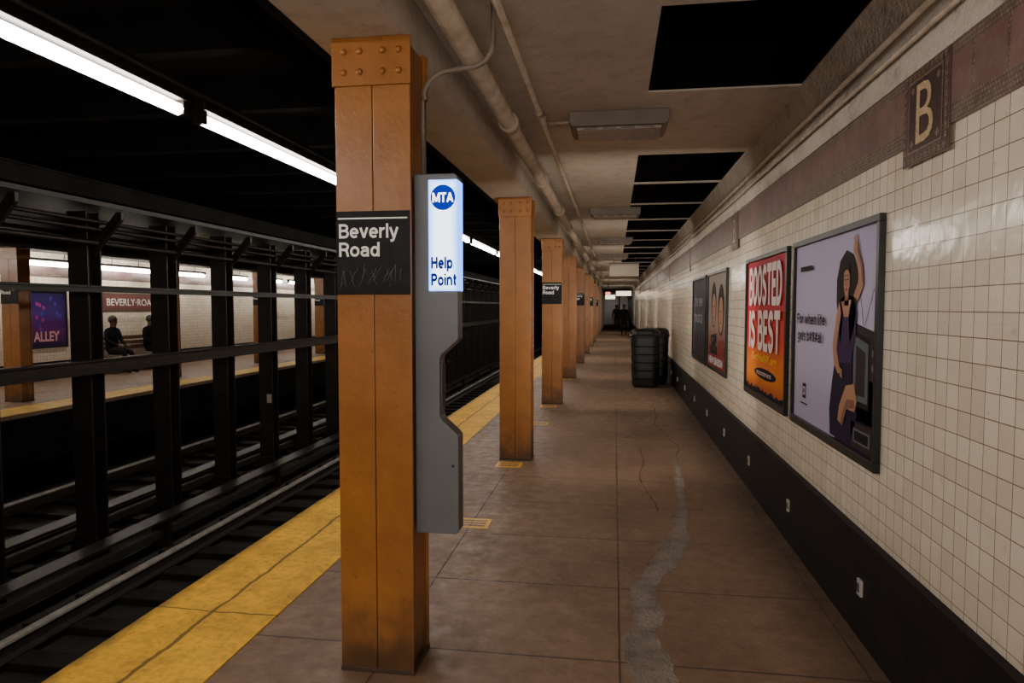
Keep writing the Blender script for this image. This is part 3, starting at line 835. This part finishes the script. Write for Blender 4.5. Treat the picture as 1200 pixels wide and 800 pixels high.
# ------------------------------------------------------------------ floor stickers
def sticker(loc):
    root = empty('floor_sticker', loc, 'yellow rectangular floor sticker with black lines beside column', 'sticker', 'floor stickers')
    MB().box(-.13, .13, -.11, .11, 0, .0015).obj('sheet', yellow_tape, root)
    mb = MB()
    for i in range(3): mb.box(-.10, .10, -.075 + i * .055, -.040 + i * .055, .0017, .0024)
    mb.obj('printed_lines', floor_mat, root)
    return root
st = sticker((-1.03, 4.9, 0.0005))
for l in ((-1.05, 6.8, .0005), (-1.02, 9.3, .0005), (-1.05, 10.98, .0005), (-1.05, 15.15, .0005)): dup(st, l)

# ------------------------------------------------------------------ trash can
def trash(loc, label):
    root = empty('trash_can', loc, label, 'trash can', 'trash cans')
    lev = [(.05, .255, .24, .13)]
    for z in (.18, .34, .50, .66, .82):
        lev += [(z - .010, .270 + z * .012, .255 + z * .012, .14), (z, .258 + z * .012, .243 + z * .012, .14), (z + .010, .270 + z * .012, .255 + z * .012, .14)]
    lev += [(.985, .283, .268, .14)]
    MB().rings(lev).obj('ribbed_body', black_gloss, root)
    MB().rings([(0, .23, .215, .12), (.049, .25, .235, .12)]).obj('base', black_gloss, root)
    MB().rings([(.986, .297, .282, .15), (1.04, .302, .287, .15), (1.06, .292, .277, .15), (1.13, .275, .26, .15), (1.17, .23, .22, .14)]).obj('lid', black_gloss, root)
    MB().box(-.12, .12, -.270, -.262, 1.065, 1.10, bev=.001).obj('lid_slot', grey_dark, root)
    return root
tc = trash((.62, 14.0, 0), 'ribbed black plastic trash can with low lid near wall')
dup(tc, (.84, 14.62, 0))

# ------------------------------------------------------------------ tracks
def rail(x, label):
    root = empty('running_rail', (x, Y0, -1.13), label, 'rail', 'running rails')
    MB().prism([(-.07, 0), (.07, 0), (.07, .012), (.012, .03), (.012, .11), (-.012, .11), (-.012, .03), (-.07, .012)], 'y', 0, Y1 - Y0).obj('web', rust, root)
    MB().box(-.034, .034, 0, Y1 - Y0, .111, .15, bev=.010).obj('rail_head', rail_metal, root)
for x in (-4.66, -3.22, -6.45, -7.89): rail(x, 'worn steel running rail on wooden sleepers')
for x in (-5.12, -6.08):
    root = empty('third_rail', (x, Y0, -1.13), 'black third rail with wooden protective cover board', 'rail', 'third rails')
    MB().box(-.04, .04, 0, Y1 - Y0, .10, .2, bev=.01).obj('power_rail', rust, root)
    MB().box(-.11, .11, 0, Y1 - Y0, .30, .335, bev=.006).obj('cover_board', steel_black, root)
    mb = MB()
    for k in range(24): mb.box(-.1, .1, 1 + k * 2.6, 1.08 + k * 2.6, 0, .30)
    mb.obj('brackets', steel_black, root, kind='stuff')
def tie(loc):
    o = MB().box(-1.12, 1.12, -.11, .11, 0, .069, bev=.008).obj('railway_sleeper', tie_mat, None, loc, label='dark tarred wooden railway sleeper under the rails', category='railway sleeper', group='sleepers')
    return o
tt = tie((-7.17, 5.6, -1.2))
for k in range(1, 40): dup(tt, (-7.17, 5.6 + .6 * k, -1.2))
for k in range(0, 36): dup(tt, (-3.94, 3.4 + .6 * k, -1.2))

# ------------------------------------------------------------------ centre pillars
def pillar(loc):
    root = empty('track_pillar', loc, 'black riveted steel H-section pillar standing between the tracks', 'pillar', 'track pillars')
    w, d = .115, .10
    hz = 3.75
    mb = MB()
    mb.box(-w, w, -d, -d + .018, .02, hz); mb.box(-w, w, d - .018, d, .02, hz); mb.box(-.012, .012, -d + .018, d - .018, .02, hz)
    mb.obj('shaft', steel_black, root)
    mb = MB(); mb.prism([(-.22, 0), (.22, 0), (.22, .04), (.118, .30), (-.118, .30), (-.22, .04)], 'y', -d - .016, -d - .001)
    mb.box(-.22, .22, -.19, .19, 0, .02)
    mb.obj('foot', steel_black, root)
    mb = MB(); mb.prism([(.118, 3.28), (.118, 3.42), (.40, 3.74), (.46, 3.74), (.46, 3.66)], 'y', -.02, .02)
    mb.obj('bracket', steel_black, root)
    return root
PX = -5.6
pl = pillar((PX, 6.57, -1.14))
for k in range(-3, 30):
    if k: dup(pl, (PX, 6.57 + 1.29 * k, -1.14))
def long_beam(name, x0, x1, z0, z1, mat, label, flange=0):
    root = empty(name, (0, 0, z0), label, 'beam')
    mb = MB(); mb.box(x0, x1, Y0 + .1, Y1 - 8, 0, z1 - z0)
    if flange:
        mb.box(x0 - flange, x1 + flange, Y0 + .1, Y1 - 8, 0, .02); mb.box(x0 - flange, x1 + flange, Y0 + .1, Y1 - 8, z1 - z0 - .02, z1 - z0)
    mb.obj('web', mat, root)
long_beam('guard_rail', PX + .155, PX + .19, .90, 1.05, steel_black, 'black horizontal guard beam across the track pillars', .03)
long_beam('guard_rail', PX + .145, PX + .17, 1.76, 1.83, steel_black, 'thin black horizontal rail across the track pillars', .022)
long_beam('steel_girder', PX - .17, PX - .145, 2.35, 2.58, steel_black, 'black riveted girder near top of the track pillars', .022)
long_beam('steel_girder', PX - .45, PX + .50, 2.615, 2.66, steel_black, 'flat black longitudinal girder resting on pillar brackets', .0)
long_beam('steel_girder', PX + .46, PX + .485, 2.68, 2.86, steel_void, 'upper black longitudinal girder above the track pillars', .02)
long_beam('track_curb', PX - .32, PX + .32, -1.2, -1.141, rust, 'dark curb under the track pillars')
for xx, zz, rr in ((PX + .20, 2.50, .022), (PX + .20, 2.42, .022), (PX + .17, 2.28, .028)):
    pipe('overhead_pipe', [(xx, Y0 + .1, zz), (xx, 50, zz)], rr, steel_black, 'black pipe along the girder above the tracks', 'overhead track pipes', 0, 8)
j0 = MB().box(-8.9, -1.31, -.07, .07, 0, .35).obj('roof_joist', steel_void, None, (0, 2.0, 3.65), label='sooty black transverse roof joist over the tracks', category='beam', group='roof joists')
for k in range(1, 18): dup(j0, (0, 2.0 + 1.6 * k, 3.65))
np_ = empty('number_plate', (PX + .02, 6.57 + 3 * 1.29 - .101, .05), 'small white plate fixed on a track pillar', 'plate')
MB().box(0, .08, -.006, 0, 0, .14).obj('plate', outlet_mat, np_)

# ------------------------------------------------------------------ bench + people
bn = empty('platform_bench', (-12.1, 14.7, 0), 'dark brown wooden platform bench against tiled wall', 'bench')
for i in range(4): MB().box(-.2 + i * .11, -.1 + i * .11, 0, 2.5, .38, .41, bev=.004).obj('seat_slat', wood, bn)
for i in range(3): MB().box(-.24, -.215, 0, 2.5, .55 + i * .12, .64 + i * .12, bev=.004).obj('back_slat', wood, bn)
for y in (.03, .82, 1.62, 2.42): MB().box(-.2, .22, y, y + .05, 0, .38, bev=.004).obj('leg', wood, bn)
for y in (.03, 2.42): MB().box(-.245, -.21, y, y + .05, .38, .9, bev=.004).obj('back_post', wood, bn)

def person(loc, rot, seated, cmat, label):
    root = empty('person', loc, label, 'person'); root.rotation_euler = (0, 0, rot)
    if seated:
        J = {'p': (0, 0, .56, .15), 's': (.02, 0, .78, .135), 'c': (.04, 0, .98, .15), 'n': (.06, 0, 1.12, .055), 'h': (.08, 0, 1.2, .085), 'h2': (.085, 0, 1.29, .085)}
        for sg, q in ((1, 'l'), (-1, 'r')):
            J.update({q + 'sh': (.04, .19 * sg, 1.04, .06), q + 'el': (.08, .25 * sg, .80, .048), q + 'wr': (.30, .13 * sg, .68, .032), q + 'ha': (.37, .11 * sg, .675, .034),
                      q + 'hip': (.05, .10 * sg, .54, .10), q + 'kn': (.46, .12 * sg, .52, .068), q + 'an': (.47, .12 * sg, .09, .045), q + 'to': (.62, .13 * sg, .045, .036)})
    else:
        J = {'p': (0, 0, .95, .14), 's': (0, 0, 1.15, .13), 'c': (0, 0, 1.35, .15), 'n': (.01, 0, 1.5, .055), 'h': (.03, 0, 1.58, .085), 'h2': (.03, 0, 1.67, .085)}
        for sg, q in ((1, 'l'), (-1, 'r')):
            J.update({q + 'sh': (0, .19 * sg, 1.42, .06), q + 'el': (-.03, .25 * sg, 1.12, .048), q + 'wr': (.05, .26 * sg, .87, .032), q + 'ha': (.07, .26 * sg, .79, .034),
                      q + 'hip': (0, .09 * sg, .88, .10), q + 'kn': (.04 * sg, .10 * sg, .48, .065), q + 'an': (.03 * sg - .03, .11 * sg, .09, .045), q + 'to': (.12 + .03 * sg, .12 * sg, .04, .036)})
    names = list(J); idx = {k: i for i, k in enumerate(names)}
    verts = [J[k][:3] for k in names]; rad = [J[k][3] for k in names]
    E = [('p', 's'), ('s', 'c'), ('c', 'n'), ('n', 'h'), ('h', 'h2')]
    for q in 'lr': E += [('c', q + 'sh'), (q + 'sh', q + 'el'), (q + 'el', q + 'wr'), (q + 'wr', q + 'ha'), ('p', q + 'hip'), (q + 'hip', q + 'kn'), (q + 'kn', q + 'an'), (q + 'an', q + 'to')]
    edges = [(idx[a], idx[b]) for a, b in E]
    for q in 'lr':
        hx, hy, hz, _ = J[q + 'ha']
        for i in range(5):
            off = (i - 2) * .018
            if seated: v1 = (hx + (.06 if i < 4 else .02), hy + off, hz - .015); v2 = (hx + (.085 if i < 4 else .04), hy + off, hz - .045)
            else: v1 = (hx + off + .01, hy, hz - .07); v2 = (hx + off + .02, hy, hz - .10)
            verts += [v1, v2]; rad += [.009, .008]
            edges += [(idx[q + 'ha'], len(verts) - 2), (len(verts) - 2, len(verts) - 1)]
    me = D.meshes.new('skel'); me.from_pydata(verts, edges, [])
    o = D.objects.new('skel', me); COL.objects.link(o)
    o.modifiers.new('s', 'SKIN')
    if not me.skin_vertices: bpy.context.view_layer.update()
    sv = me.skin_vertices[0].data
    for i, r in enumerate(rad): sv[i].radius = (r, r); sv[i].use_root = (i == 0)
    ss = o.modifiers.new('b', 'SUBSURF'); ss.levels = 2
    dg = bpy.context.evaluated_depsgraph_get(); dg.update()
    bm_ = D.meshes.new_from_object(o.evaluated_get(dg))
    D.objects.remove(o)
    for p in bm_.polygons: p.use_smooth = True
    b_ = mkobj('body', bm_, [cmat, skin_m], root)
    nz = J['n'][2]; hands = [Vector(J['lha'][:3]), Vector(J['rha'][:3])]
    for p in bm_.polygons:
        if p.center.z > nz + .01 or min((p.center - h).length for h in hands) < .07 or (not seated and min((p.center - h).length for h in hands) < .12 and p.center.z < .85 and abs(p.center.y) > .2): p.material_index = 1
    hx, hy, hz, hr = J['h2']
    MB().sphere((hx - .022, 0, hz + .012), .108, 0, (.95, .92, 1.0)).obj('hair', hair_m, root)
    mb = MB(); mb.sphere((hx + .095, 0, hz - .045), .014); mb.obj('nose', skin_m, root)
    return root
person((-12.10, 16.3, 0), 0, True, cloth_black, 'person in black clothing seated on the wooden bench')
person((-12.10, 14.95, 0), 0, True, cloth_blue, 'person in dark coat seated on bench end')
person((.15, 46, 0), math.pi / 2, False, cloth_black, 'person in black clothing walking away along platform')
person((.55, 40, 0), -math.pi / 2, False, cloth_blue, 'person in dark coat standing near the wall')

# ------------------------------------------------------------------ far end of the platform
def lit_box(name, loc, w, h, col, st_, label):
    root = empty(name, loc, label, 'sign')
    MB().box(-w / 2 - .02, w / 2 + .02, 0, .1, -.02, h + .02, bev=.005).obj('case', steel_black, root)
    MB().box(-w / 2, w / 2, -.006, -.001, 0, h).obj('face', tube_mat(name + '_glow', col, st_), root)
    MB().tube([(0, .05, h + .02), (0, .05, 2.95 - loc[2])], .012, 6).obj('hanger_rod', steel_black, root)
lit_box('exit_light', (-.35, 38, 2.3), .26, .14, (1, .08, .04), 2.5, 'small glowing red light box hung from the ceiling')
lit_box('lit_platform_sign', (.55, 42, 2.3), .9, .28, (1, .88, .6), 2.0, 'small glowing yellowish sign box over the platform end')
lit_box('lit_platform_sign', (-.30, 50, 2.2), .7, .30, (1, .95, .7), 2.0, 'small glowing pale sign box over the platform end')
bk = empty('stair_enclosure', (.35, 55, 0), 'dark steel stair enclosure with pale steps at platform end', 'stairs')
MB().box(0, .08, 0, 5, 0, 2.9, bev=.01).obj('side_wall', steel_black, bk)
for i in range(7): MB().box(.1, .84, 1.2 + i * .28, 1.5 + i * .28, i * .17, .17 + i * .17).obj('step', rough_plaster, bk)

# ------------------------------------------------------------------ camera
cam = D.cameras.new('camera'); cam.lens = 24; cam.sensor_width = 36; cam.clip_end = 300
co = D.objects.new('camera', cam); COL.objects.link(co)
th = math.atan(.05); ps = math.atan(.15 * math.cos(th))
F = Vector((-math.sin(ps) * math.cos(th), math.cos(ps) * math.cos(th), -math.sin(th)))
R_ = Vector((math.cos(ps), math.sin(ps), 0)); U = R_.cross(F)
M = Matrix((( R_.x, U.x, -F.x, 0), (R_.y, U.y, -F.y, 0), (R_.z, U.z, -F.z, H), (0, 0, 0, 1)))
co.matrix_world = M
bpy.context.scene.camera = co
w = D.worlds.new('World'); bpy.context.scene.world = w; w.use_nodes = True
w.node_tree.nodes['Background'].inputs[0].default_value = (.01, .01, .01, 1)
